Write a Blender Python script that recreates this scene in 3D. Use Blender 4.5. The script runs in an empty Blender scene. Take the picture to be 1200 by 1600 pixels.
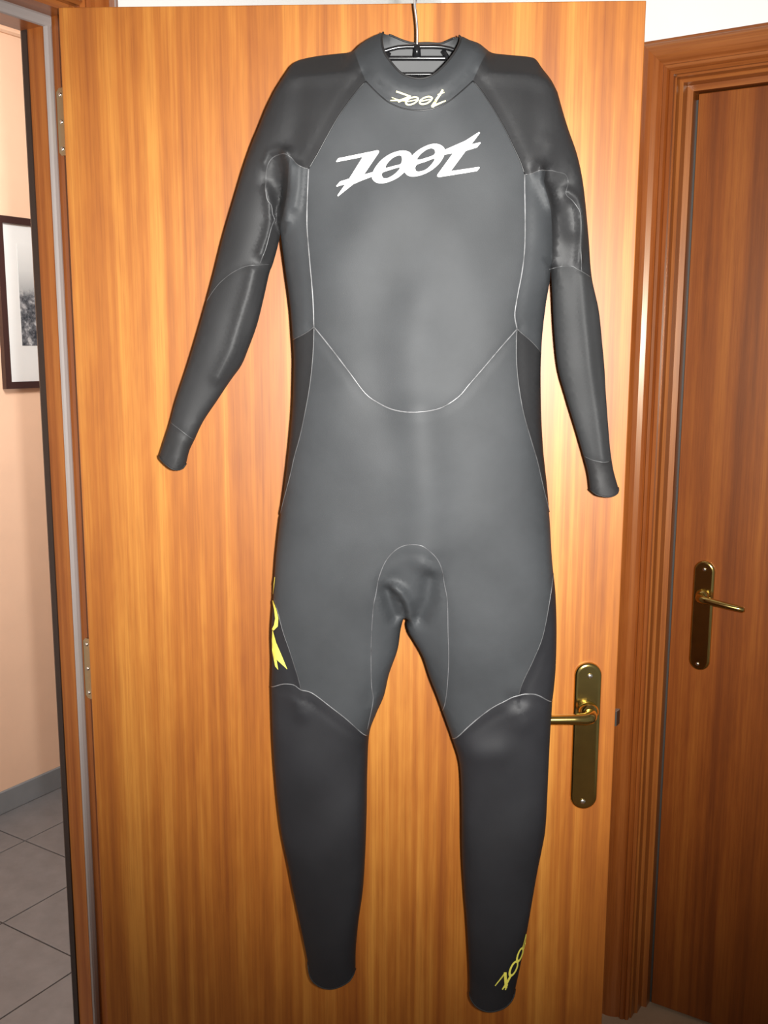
import bpy, bmesh, math, random
import numpy as np
from mathutils import Vector, Matrix
from mathutils.geometry import delaunay_2d_cdt
random.seed(7); np.random.seed(7)
S = bpy.context.scene
COL = S.collection

# ------------------------------------------------------------------ camera
FPX = 1560.0
PITCH = math.atan(FPX / 9240.0)
ROLL = math.radians(0.17)
CAMH = 1.573
cam_d = bpy.data.cameras.new('camera'); cam = bpy.data.objects.new('camera', cam_d); COL.objects.link(cam)
cam_d.sensor_fit = 'VERTICAL'; cam_d.sensor_height = 24.0; cam_d.sensor_width = 18.0
cam_d.lens = FPX / 1600.0 * 24.0; cam_d.clip_start = 0.02
R_cam = Matrix.Rotation(math.pi / 2 - PITCH, 3, 'X') @ Matrix.Rotation(ROLL, 3, 'Z')
cam.matrix_world = Matrix.Translation((0, 0, CAMH)) @ R_cam.to_4x4()
S.camera = cam
CP = Vector((0, 0, CAMH))

# ------------------------------------------------------------------ light and exposure
w = bpy.data.worlds.new('world'); S.world = w; w.use_nodes = True
w.node_tree.nodes['Background'].inputs[0].default_value = (1.0, 0.97, 0.94, 1)
w.node_tree.nodes['Background'].inputs[1].default_value = 0.15
def lamp(name, kind, loc, energy, color, target=None, **kw):
    d = bpy.data.lights.new(name, kind); d.energy = energy; d.color = color
    for k, v in kw.items(): setattr(d, k, v)
    o = bpy.data.objects.new(name, d); COL.objects.link(o); o.location = loc
    if target is not None:
        o.rotation_euler = (Vector(target) - Vector(loc)).to_track_quat('-Z', 'Y').to_euler()
    return o
# the camera's own flash, just right of the lens
lamp('flash', 'SPOT', (0.075, -0.02, CAMH + 0.015), 262, (1.0, 0.985, 0.95), target=(0.17, 1.45, 1.57),
     spot_size=math.radians(83), spot_blend=1.0, shadow_soft_size=0.018)
# ceiling lamp of the room through the doorway
lamp('room_lamp', 'AREA', (-0.55, 2.05, 2.45), 28, (1.0, 0.97, 0.92), target=(-1.22, 3.1, 1.0), shape='DISK', size=0.5)
# unseen fill light added on the left to even out that room's wall
lamp('room_fill', 'AREA', (-2.35, 0.20, 1.20), 16, (1.0, 0.97, 0.93), target=(-1.20, 3.1, 1.0), shape='RECTANGLE', size=0.7, size_y=1.7)
S.view_settings.view_transform = 'Standard'; S.view_settings.look = 'None'
S.view_settings.exposure = 0.0; S.view_settings.gamma = 1.0; S.view_settings.use_curve_mapping = False

# ------------------------------------------------------------------ helpers
def ray(px, py):
    d = R_cam @ Vector(((px - 600) / FPX, -(py - 800) / FPX, -1.0))
    return d
def hit_z(px, py, z):
    d = ray(px, py); t = (z - CAMH) / d.z
    return CP + d * t
def hit_plane(px, py, p0, n):
    d = ray(px, py); t = (p0 - CP).dot(n) / d.dot(n)
    return CP + d * t
def tag(o, label=None, cat=None, group=None, kind=None):
    for k, v in (('label', label), ('category', cat), ('group', group), ('kind', kind)):
        if v: o[k] = v
    return o
def link(name, me, mat=None, parent=None, smooth=False):
    o = bpy.data.objects.new(name, me); COL.objects.link(o)
    if mat: me.materials.append(mat)
    if smooth:
        for p in me.polygons: p.use_smooth = True
    if parent:
        o.parent = parent
        o.matrix_parent_inverse = parent.matrix_world.inverted()
    return o
def empty(name, loc, label, cat, group=None):
    o = bpy.data.objects.new(name, None); COL.objects.link(o); o.location = loc; o.empty_display_size = 0.05
    o.matrix_world = Matrix.Translation(loc)
    return tag(o, label, cat, group)
def bm_obj(name, bm, mat=None, parent=None, smooth=False):
    me = bpy.data.meshes.new(name); bmesh.ops.recalc_face_normals(bm, faces=bm.faces[:]); bm.to_mesh(me); bm.free()
    return link(name, me, mat, parent, smooth)
class Frame:
    """right-handed local frame: P(a,b,c) = o + a*x + b*y + c*z"""
    def __init__(s, o, x, y, z): s.o, s.x, s.y, s.z = o, x, y, z
    def P(s, a, b, c): return s.o + s.x * a + s.y * b + s.z * c
    def M(s):
        m = Matrix.Identity(4)
        for i, ax in enumerate((s.x, s.y, s.z)):
            for j in range(3): m[j][i] = ax[j]
        m.translation = s.o
        return m
def box(bm, F, a0, a1, b0, b1, c0, c1, bevel=0):
    vs = [bm.verts.new(F.P(a, b, c)) for a in (a0, a1) for b in (b0, b1) for c in (c0, c1)]
    fs = [bm.faces.new([vs[i] for i in q]) for q in ((0,1,3,2),(4,6,7,5),(0,4,5,1),(2,3,7,6),(0,2,6,4),(1,5,7,3))]
    if bevel:
        es = list({e for f in fs for e in f.edges})
        bmesh.ops.bevel(bm, geom=es, offset=bevel, segments=2, affect='EDGES', profile=0.5)
def prism(bm, pts3a, pts3b):
    n = len(pts3a)
    A = [bm.verts.new(p) for p in pts3a]; B = [bm.verts.new(p) for p in pts3b]
    for i in range(n): bm.faces.new((A[i], A[(i+1) % n], B[(i+1) % n], B[i]))
    bm.faces.new(A[::-1]); bm.faces.new(B)
def extr(bm, F, prof, axis, c0, c1):
    """profile in two axes of F, extruded along the third. axis 'z': prof=(a,b); 'x': prof=(b,c) along a"""
    if axis == 'z': f = lambda p, c: F.P(p[0], p[1], c)
    elif axis == 'x': f = lambda p, c: F.P(c, p[0], p[1])
    else: f = lambda p, c: F.P(p[0], c, p[1])
    prism(bm, [f(p, c0) for p in prof], [f(p, c1) for p in prof])
def tube(bm, pts, r, seg=8, caps=True):
    pts = [Vector(p) for p in pts]; rings = []
    rr = r if isinstance(r, (list, tuple)) else [r] * len(pts)
    up = None
    for i, p in enumerate(pts):
        t = (pts[min(i+1, len(pts)-1)] - pts[max(i-1, 0)]).normalized()
        if up is None: up = t.orthogonal().normalized()
        up = (up - t * up.dot(t)).normalized(); s = t.cross(up)
        rings.append([bm.verts.new(p + (up * math.cos(k*2*math.pi/seg) + s * math.sin(k*2*math.pi/seg)) * rr[i]) for k in range(seg)])
    for a, b in zip(rings, rings[1:]):
        for k in range(seg): bm.faces.new((a[k], a[(k+1) % seg], b[(k+1) % seg], b[k]))
    if caps: bm.faces.new(rings[0][::-1]); bm.faces.new(rings[-1])
def catmull(pts, step):
    """resample an open polyline smoothly at about `step`"""
    P = [np.array(p, float) for p in pts]
    if len(P) == 2: Q = P
    P = [2*P[0]-P[1]] + P + [2*P[-1]-P[-2]]
    out = []
    for i in range(1, len(P)-2):
        p0, p1, p2, p3 = P[i-1], P[i], P[i+1], P[i+2]
        n = max(1, int(round(np.linalg.norm(p2-p1) / step)))
        for k in range(n):
            t = k / n
            out.append(0.5*((2*p1)+(-p0+p2)*t+(2*p0-5*p1+4*p2-p3)*t*t+(-p0+3*p1-3*p2+p3)*t**3))
    out.append(P[-2])
    return np.array(out)

# ------------------------------------------------------------------ materials
def new_mat(name):
    m = bpy.data.materials.new(name); m.use_nodes = True
    return m, m.node_tree, m.node_tree.nodes['Principled BSDF']
def setin(b, **kw):
    for k, v in kw.items():
        k = {'base':'Base Color','rough':'Roughness','metal':'Metallic','spec':'Specular IOR Level','coat':'Coat Weight','coatr':'Coat Roughness','sheen':'Sheen Weight'}[k]
        b.inputs[k].default_value = (*v, 1) if isinstance(v, tuple) and len(v) == 3 else v
def noise(nt, vec, scale, detail=2, rough=0.5, dist=0.0):
    n = nt.nodes.new('ShaderNodeTexNoise'); n.inputs['Scale'].default_value = scale
    n.inputs['Detail'].default_value = detail; n.inputs['Roughness'].default_value = rough; n.inputs['Distortion'].default_value = dist
    if vec: nt.links.new(vec, n.inputs['Vector'])
    return n.outputs['Fac']
def mapping(nt, coord, scale, loc=(0,0,0), rot=(0,0,0)):
    m = nt.nodes.new('ShaderNodeMapping'); m.inputs['Scale'].default_value = scale
    m.inputs['Location'].default_value = loc; m.inputs['Rotation'].default_value = rot
    nt.links.new(coord, m.inputs['Vector']); return m.outputs['Vector']
def ramp(nt, fac, stops):
    r = nt.nodes.new('ShaderNodeValToRGB'); e = r.color_ramp.elements
    while len(e) < len(stops): e.new(0.5)
    for x, (p, c) in zip(e, stops): x.position = p; x.color = (*c, 1)
    nt.links.new(fac, r.inputs['Fac']); return r.outputs['Color']
def mixc(nt, a, b, fac, mode='MIX'):
    m = nt.nodes.new('ShaderNodeMix'); m.data_type = 'RGBA'; m.blend_type = mode
    if isinstance(fac, float): m.inputs['Factor'].default_value = fac
    else: nt.links.new(fac, m.inputs['Factor'])
    for s, v in (('A', a), ('B', b)):
        i = [k for k in m.inputs if k.name == s and k.type == 'RGBA'][0]
        if isinstance(v, tuple): i.default_value = (*v, 1)
        else: nt.links.new(v, i)
    return [k for k in m.outputs if k.type == 'RGBA'][0]
def math_n(nt, op, a, b):
    m = nt.nodes.new('ShaderNodeMath'); m.operation = op
    for i, v in enumerate((a, b)):
        if isinstance(v, (int, float)): m.inputs[i].default_value = v
        else: nt.links.new(v, m.inputs[i])
    return m.outputs[0]
def wood(name, dark, mid, light, grain='z', rough=0.42, coat=0.35, coatr=0.3, seed=0.0, stripe=16.0, spec=0.4):
    m, nt, b = new_mat(name)
    tc = nt.nodes.new('ShaderNodeTexCoord'); c = tc.outputs['Object']
    def sc(across, along):
        return {'z': (across, across, along), 'x': (along, across, across)}[grain]
    wob = mapping(nt, c, sc(stripe, 0.35), (seed, seed*1.7, seed*.3))
    f1 = noise(nt, wob, 1.0, 3, 0.55, 0.15)
    f2 = noise(nt, mapping(nt, c, sc(stripe*2.7, 0.8), (seed+3, 1, 2)), 1.0, 3, 0.6, 0.1)
    f3 = noise(nt, mapping(nt, c, sc(420, 9), (seed, 5, 1)), 1.0, 2, 0.6)
    f4 = noise(nt, mapping(nt, c, sc(26, 5.0), (seed, 9, 4)), 1.0, 3, 0.7, 0.3)
    t = math_n(nt, 'ADD', math_n(nt, 'MULTIPLY', f1, 0.42), math_n(nt, 'MULTIPLY', f2, 0.40))
    t = math_n(nt, 'ADD', t, math_n(nt, 'MULTIPLY', f4, 0.18))
    col = ramp(nt, t, [(0.39, dark), (0.50, mid), (0.61, light)])
    pores = ramp(nt, f3, [(0.30, (0.72, 0.66, 0.6)), (0.52, (1, 1, 1))])
    col = mixc(nt, col, pores, 0.55, 'MULTIPLY')
    nt.links.new(col, b.inputs['Base Color'])
    setin(b, rough=rough, coat=coat, coatr=coatr, spec=spec)
    b.inputs['Specular Tint'].default_value = (1.0, 0.90, 0.66, 1)      # amber varnish
    bp = nt.nodes.new('ShaderNodeBump'); bp.inputs['Strength'].default_value = 0.05; bp.inputs['Distance'].default_value = 0.001
    nt.links.new(f3, bp.inputs['Height']); nt.links.new(bp.outputs['Normal'], b.inputs['Normal'])
    return m
def plain(name, col, rough=0.6, metal=0.0, var=0.08, scale=6.0, bump=0.0, bscale=200.0, **kw):
    m, nt, b = new_mat(name)
    tc = nt.nodes.new('ShaderNodeTexCoord')
    f = noise(nt, tc.outputs['Object'], scale, 4, 0.6)
    lo = tuple(x*(1-var) for x in col); hi = tuple(min(1, x*(1+var)) for x in col)
    nt.links.new(ramp(nt, f, [(0.3, lo), (0.7, hi)]), b.inputs['Base Color'])
    setin(b, rough=rough, metal=metal, **kw)
    if bump:
        bp = nt.nodes.new('ShaderNodeBump'); bp.inputs['Strength'].default_value = bump; bp.inputs['Distance'].default_value = 0.0006
        nt.links.new(noise(nt, tc.outputs['Object'], bscale, 3), bp.inputs['Height']); nt.links.new(bp.outputs['Normal'], b.inputs['Normal'])
    return m
M = {}
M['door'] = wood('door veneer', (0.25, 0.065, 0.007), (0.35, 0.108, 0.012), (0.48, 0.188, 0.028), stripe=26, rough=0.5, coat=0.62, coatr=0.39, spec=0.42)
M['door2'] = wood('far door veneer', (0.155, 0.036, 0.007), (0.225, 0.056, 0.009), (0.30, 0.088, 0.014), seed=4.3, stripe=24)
M['trim'] = wood('trim wood', (0.19, 0.044, 0.008), (0.265, 0.067, 0.012), (0.345, 0.10, 0.020), seed=8.1, stripe=30, rough=0.3, coat=0.6, coatr=0.14)
M['trim_h'] = wood('trim wood lengthwise', (0.19, 0.050, 0.012), (0.27, 0.078, 0.018), (0.34, 0.112, 0.028), grain='x', seed=2.1, stripe=30, rough=0.32, coat=0.5, coatr=0.16)
M['jamb'] = wood('jamb wood', (0.21, 0.053, 0.010), (0.30, 0.088, 0.016), (0.38, 0.13, 0.026), seed=5.5, stripe=34, rough=0.36, coat=0.4)
M['dark'] = plain('painted shade', (0.020, 0.011, 0.008), 0.5)  # near-black standing in for shade on the jamb edge and door gap
M['seal'] = plain('grey rubber seal', (0.30, 0.265, 0.25), 0.45, var=0.05)
M['white'] = plain('white wall paint', (0.86, 0.86, 0.84), 0.8, var=0.02)
M['peach'] = plain('peach wall paint', (0.80, 0.54, 0.38), 0.8, var=0.03)
M['ceil'] = plain('ceiling paint', (0.82, 0.81, 0.79), 0.85, var=0.02)
M['tile'] = plain('grey floor tile', (0.165, 0.162, 0.168), 0.5, var=0.12, scale=14)
M['tile_b'] = plain('grey skirting tile', (0.20, 0.215, 0.23), 0.5, var=0.06, scale=14)
M['grout'] = plain('grout', (0.085, 0.07, 0.06), 0.9)
M['beige'] = plain('beige floor', (0.44, 0.31, 0.20), 0.5, var=0.08, scale=10)
M['brass'] = plain('polished brass', (0.62, 0.47, 0.16), 0.16, 1.0, var=0.10, scale=30)
M['screw'] = plain('screw', (0.85, 0.80, 0.72), 0.25, 1.0)
M['hinge'] = plain('hinge steel', (0.52, 0.42, 0.26), 0.35, 1.0)
M['chrome'] = plain('chrome wire', (0.85, 0.85, 0.85), 0.42, 1.0, var=0.02)
M['hanger'] = plain('black gloss plastic', (0.010, 0.010, 0.011), 0.18)
M['steel'] = plain('latch steel', (0.30, 0.28, 0.26), 0.3, 1.0)
M['frame'] = plain('picture frame wood', (0.045, 0.02, 0.017), 0.25)
M['mat'] = plain('picture mount', (0.72, 0.75, 0.76), 0.5, var=0.02)
NEO = dict(bump=0.12, bscale=900.0, scale=9.0)
M['neo'] = plain('smooth black neoprene', (0.034, 0.0365, 0.0395), 0.605, var=0.16, spec=0.33, **NEO)
M['neo_side'] = plain('side neoprene', (0.018, 0.018, 0.019), 0.54, var=0.12, spec=0.22, **NEO)
M['neo_sleeve'] = plain('sleeve jersey neoprene', (0.020, 0.020, 0.021), 0.55, var=0.14, spec=0.30, **NEO)
M['neo_fore'] = plain('forearm neoprene', (0.027, 0.0275, 0.0285), 0.62, var=0.10, spec=0.26, **NEO)
M['neo_leg'] = plain('lower leg neoprene', (0.015, 0.015, 0.0175), 0.58, var=0.18, spec=0.34, **NEO)
M['neo_cuff'] = plain('cuff neoprene', (0.020, 0.0195, 0.020), 0.5, var=0.10, spec=0.26, **NEO)
M['neo_back'] = plain('back neoprene', (0.05, 0.051, 0.053), 0.6, var=0.10, spec=0.5, **NEO)
M['thread'] = plain('seam tape', (0.16, 0.16, 0.165), 0.30, var=0.5, scale=60)
M['thread_d'] = plain('dark seam', (0.07, 0.07, 0.072), 0.36, var=0.4, scale=60)
M['thread_m'] = plain('grey seam', (0.11, 0.11, 0.115), 0.32, var=0.5, scale=60)
M['thread_shade'] = plain('shadow line seam', (0.015, 0.015, 0.016), 0.36, var=0.4, scale=60)  # near-black puts the groove's shadow line into the seam colour
M['seal_d'] = plain('dark seal', (0.055, 0.05, 0.045), 0.5)
M['print_w'] = plain('white print', (0.86, 0.85, 0.83), 0.55, var=0.01)
M['print_y'] = plain('yellow print', (0.90, 0.82, 0.13), 0.55, var=0.02)
M['print_c'] = plain('pale yellow print', (0.85, 0.80, 0.42), 0.55, var=0.02)

# ------------------------------------------------------------------ plan of the place (from the photograph's vanishing points)
DOOR_TOP = 2.03
H0 = hit_z(91, 11.5, DOOR_TOP); H1 = hit_z(1010, 0.5, DOOR_TOP)
ex = Vector((H1.x - H0.x, H1.y - H0.y, 0)); DOOR_W = ex.length; ex.normalize()
ez = Vector((0, 0, 1)); en = Vector((ex.y, -ex.x, 0))          # en: towards the camera
D = Frame(Vector((H0.x, H0.y, 0)), ex, -en, ez)                 # b>0 is behind the door's face
YAW = math.radians(32.5)
A = Vector((math.sin(YAW), math.cos(YAW), 0)); N = Vector((A.y, -A.x, 0))
J = D.P(0, 0.039, 0)
W1 = Frame(J, A, N, ez)                                         # doorway wall: a along, b towards the hall
p2 = hit_z(1023, 1568, 0.008)
Bd = Vector((-math.cos(YAW), math.sin(YAW), 0)); N2 = Vector((-A.x, -A.y, 0))
W2 = Frame(Vector((p2.x, p2.y, 0)), -Bd, N2, ez)                # far door wall: a to the right, b towards the camera, leaf face at b=0
p3a = hit_z(0, 1272, 0); p3b = hit_z(95, 1228.5, 0)
W3 = Frame(Vector((p3b.x, p3b.y, 0)), A, N, ez)                 # peach wall

# ------------------------------------------------------------------ setting
def setting(name, build, mat, F=None):
    bm = bmesh.new(); build(bm)
    return tag(bm_obj(name, bm, mat), kind='structure')
def oriented(name, F, build, mat, parent=None, smooth=False):
    """object whose local axes follow F so that wood grain follows the piece"""
    bm = bmesh.new(); L = Frame(Vector((0,0,0)), Vector((1,0,0)), Vector((0,1,0)), Vector((0,0,1)))
    build(bm, L)
    o = bm_obj(name, bm, mat, None, smooth)
    m = F.M()
    o.matrix_world = m
    if parent:
        o.parent = parent; o.matrix_parent_inverse = parent.matrix_world.inverted(); 
    return o
CEIL = 2.62
WT = 0.088                                                      # doorway wall thickness
OPW = DOOR_W + 0.012
# doorway wall
def b_w1(bm, L):
    box(bm, L, 0.03, 1.60, -WT, 0, 0, CEIL)
    box(bm, L, -OPW-0.03, 0.03, -WT, 0, 2.07, CEIL)
    box(bm, L, -OPW-1.2, -OPW-0.03, -WT, 0, 0, CEIL)
tag(oriented('wall_left', W1, b_w1, M['white']), kind='structure')
tag(oriented('wall_left', W1, lambda bm, L: (box(bm, L, 0.03, 1.6, -WT-0.006, -WT, 0, CEIL), box(bm, L, -OPW-1.2, -OPW-0.03, -WT-0.006, -WT, 0, CEIL), box(bm, L, -OPW-0.03, 0.03, -WT-0.006, -WT, 2.07, CEIL)), M['peach']), kind='structure')
# far door wall with its opening
LW = 0.80; RX = 0.030                                           # leaf width, gap beside the leaf
JD = 0.072                                                      # reveal depth
def b_w2(bm, L):
    box(bm, L, -1.00, -RX-0.03, JD-0.12, JD-0.0, 0, CEIL)
    box(bm, L, -RX-0.03, LW+0.05, JD-0.12, JD-0.0, 2.12, CEIL)
    box(bm, L, LW+0.05, LW+0.9, JD-0.12, JD-0.0, 0, CEIL)
tag(oriented('wall_right', W2, b_w2, M['white']), kind='structure')
# peach wall of the room beyond
tag(oriented('wall_back', W3, lambda bm, L: box(bm, L, -3.2, 1.6, -0.1, 0, 0, CEIL), M['peach']), kind='structure')
tag(oriented('baseboard_back', W3, lambda bm, L: box(bm, L, -3.2, 1.6, 0, 0.011, 0.0, 0.078, 0.003), M['tile_b']), kind='structure')
def z3(px, py):
    p = hit_plane(px, py, W3.o, W3.y); return p.z
ZC0, ZC1 = z3(16, 55), z3(16, 33)
print('moulding', ZC0, ZC1)
tag(oriented('trim_5', W3, lambda bm, L: extr(bm, L, [(0, ZC1), (0, ZC0), (0.008, ZC0), (0.016, ZC0+0.006), (0.016, ZC0+0.012), (0.012, ZC0+0.018), (0.018, ZC1-0.014), (0.020, ZC1-0.004), (0.014, ZC1)], 'x', -3.2, 1.6), M['peach']), kind='structure')
# floors: hall (beige) on the hall side of the doorway, grey tiles beyond
tag(oriented('floor', W1, lambda bm, L: box(bm, L, -2.4, 1.7, -0.045, 2.6, -0.06, 0.0), M['beige']), kind='structure')
fl2 = tag(oriented('floor', W1, lambda bm, L: box(bm, L, -3.4, 1.7, -3.1, -0.045, -0.06, -0.004), M['grout']), kind='structure')
v0 = hit_z(4, 1442, 0); rel = v0 - J; va, vn = rel.dot(A), rel.dot(N)
TS = 0.333
bm = bmesh.new(); L0 = Frame(Vector((0,0,0)), Vector((1,0,0)), Vector((0,1,0)), ez)
box(bm, L0, 0.002, TS-0.002, 0.002, TS-0.002, -0.006, 0.0, 0.0012)
tme = bpy.data.meshes.new('floor_tile'); bm.to_mesh(tme); bm.free(); tme.materials.append(M['tile'])
for i in range(-4, 8):
    for k in range(-4, 5):
        a0, n0 = va + i*TS, vn + k*TS
        if n0 + TS > -0.05 or n0 < -2.2 or a0 < -2.2 or a0 > 1.3: continue
        o = bpy.data.objects.new('floor_tile', tme); COL.objects.link(o); o.parent = fl2
        o.matrix_world = W1.M() @ Matrix.Translation((a0, n0, 0))
        o.matrix_parent_inverse = Matrix.Identity(4)
        o.matrix_basis = Matrix.Translation((a0, n0, 0))
setting('ceiling', lambda bm: box(bm, W1, -3.4, 1.7, -3.1, 3.0, CEIL, CEIL+0.05), M['ceil'])

# doorway frame: rebated jamb with grey seal, head, casing
ZH = 2.036
jf = oriented('trim_1', W1, lambda bm, L: extr(bm, L, [(0.030, 0.0), (0.0015, 0.0), (0.0015, -0.043), (-0.0105, -0.043), (-0.0105, -0.077), (0.030, -0.077)], 'z', 0, ZH+0.034), M['jamb'])
tag(jf, kind='structure')
oriented('jamb_edge', W1, lambda bm, L: extr(bm, L, [(-0.0105, -0.0772), (-0.0125, -0.0772), (-0.0125, -0.088), (-0.009, -0.094), (0.03, -0.094), (0.03, -0.0772)], 'z', 0, ZH+0.034), M['dark'], jf)  # unlit far edge of the jamb, its shade painted near-black
def sealprof(s=1): return [(0.0013, -0.0428), (-0.0100, -0.0428), (-0.0115, -0.0405), (-0.0105, -0.0375), (-0.0075, -0.036), (-0.002, -0.036), (0.0013, -0.0375)]
oriented('rubber_seal', W1, lambda bm, L: extr(bm, L, sealprof(), 'z', 0, ZH), M['seal'], jf)
# left jamb (hinge-less side, beyond the frame of the photograph)
oriented('jamb', W1, lambda bm, L: extr(bm, L, [(-OPW-0.030, 0.0), (-OPW, 0.0), (-OPW, -0.043), (-OPW+0.013, -0.043), (-OPW+0.013, -0.089), (-OPW-0.030, -0.089)], 'z', 0, ZH+0.034), M['jamb'], jf)
# head: profile in (b, c)
oriented('head_jamb', W1, lambda bm, L: extr(bm, L, [(0.0, ZH+0.034), (0.0, ZH), (-0.043, ZH), (-0.043, ZH-0.0145), (-0.089, ZH-0.0145), (-0.089, ZH+0.034)], 'x', -OPW, 0.0015), M['trim_h'], jf)
oriented('head_seal', W1, lambda bm, L: extr(bm, L, [(-0.0428, ZH), (-0.0428, ZH-0.014), (-0.040, ZH-0.016), (-0.0365, ZH-0.015), (-0.0345, ZH-0.011), (-0.0345, ZH-0.003), (-0.036, ZH)], 'x', -OPW, -0.0015), M['seal'], jf)
def casing_prof(w0, w1):       # across (from inner to outer), thickness outwards
    q = [(0, 0), (0, .011), (.06, .017), (.14, .013), (.20, .017), (.62, .022), (.80, .019), (.92, .013), (1, .011), (1, 0)]
    return [(w0 + (w1-w0)*t, d) for t, d in q]
cs = oriented('trim_2', W1, lambda bm, L: extr(bm, L, casing_prof(0.012, 0.085), 'z', 0, 2.118), M['trim']); tag(cs, kind='structure')
oriented('head_casing', W1, lambda bm, L: extr(bm, L, [(d, z) for z, d in casing_prof(2.046, 2.118)], 'x', -OPW-0.08, 0.012), M['trim_h'], cs)
oriented('side_casing', W1, lambda bm, L: extr(bm, L, casing_prof(-OPW-0.012, -OPW-0.085), 'z', 0, 2.118), M['trim'], cs)

# far door's frame
HT = None
def pz_on(F, px, py, b):
    p = hit_plane(px, py, F.P(0, b, 0), F.y); r = p - F.o
    return r.dot(F.x), r.z
aL, zLt = pz_on(W2, 1094, 147, 0.0)          # leaf's top left corner
LEAF_T = zLt
aJ, zJ = pz_on(W2, 1058, 120.5, JD)            # inner top corner of casing
aO, zO = pz_on(W2, 1100, 63, JD+0.018)     # casing top edge
print('plan', DOOR_W, 'aL', aL, zLt, 'aJ', aJ, zJ, 'aO', aO, zO)
CW = 0.075
f2 = oriented('trim_3', W2, lambda bm, L: extr(bm, L, [(aJ-0.035, JD), (aJ, JD), (aJ, JD-0.022), (aJ+0.006, JD-0.026), (aJ+0.006, 0.016), (aJ+0.0175, 0.014), (aJ+0.0175, -0.05), (aJ-0.035, -0.05)], 'z', 0, zJ+0.03), M['jamb'])
tag(f2, kind='structure')
oriented('head_jamb', W2, lambda bm, L: extr(bm, L, [(JD, zJ+0.03), (JD, zJ), (JD-0.022, zJ), (JD-0.026, zJ-0.006), (0.016, zJ-0.006), (0.014, zJ-0.0175), (-0.05, zJ-0.0175), (-0.05, zJ+0.03)], 'x', aJ-0.035, LW+0.04), M['trim_h'], f2)
oriented('rubber_seal', W2, lambda bm, L: box(bm, L, aJ+0.0175, aJ+0.024, -0.02, -0.012, 0, zJ-0.03), M['seal_d'], f2)
c2 = Frame(W2.P(0, JD, 0), W2.x, W2.y, ez)
def mitre(bm, L, prof, zc, a_end):
    # vertical leg with mitred top, prof: (distance out from inner edge, thickness)
    prism(bm, [L.P(aJ-0.004-o, t, 0) for o, t in prof], [L.P(aJ-0.004-o, t, zc+o) for o, t in prof])
def mitre_h(bm, L, prof, zc, a_end):
    prism(bm, [L.P(aJ-0.004-o, t, zc+o) for o, t in prof], [L.P(a_end, t, zc+o) for o, t in prof])
cp = [(0, 0), (0, .010), (.006, .014), (.009, .011), (.012, .016), (.018, .017), (.021, .013), (.025, .013), (.030, .0165), (.040, .0205), (.050, .022), (.060, .0205), (.066, .017), (.070, .012), (CW, .011), (CW, 0)]
cs2 = oriented('trim_4', c2, lambda bm, L: mitre(bm, L, cp, zJ+0.004, 0), M['trim']); tag(cs2, kind='structure')
oriented('head_casing', c2, lambda bm, L: mitre_h(bm, L, [(o*0.93, t) for o, t in cp], zJ+0.004, LW+0.06), M['trim_h'], cs2)
oriented('gap_shade_panel', W2, lambda bm, L: box(bm, L, aJ-0.02, LW+0.04, -0.075, -0.06, 0.0, zJ+0.02), M['dark'], f2)  # near-black sheet behind the leaf stands in for the gap's shade

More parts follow.
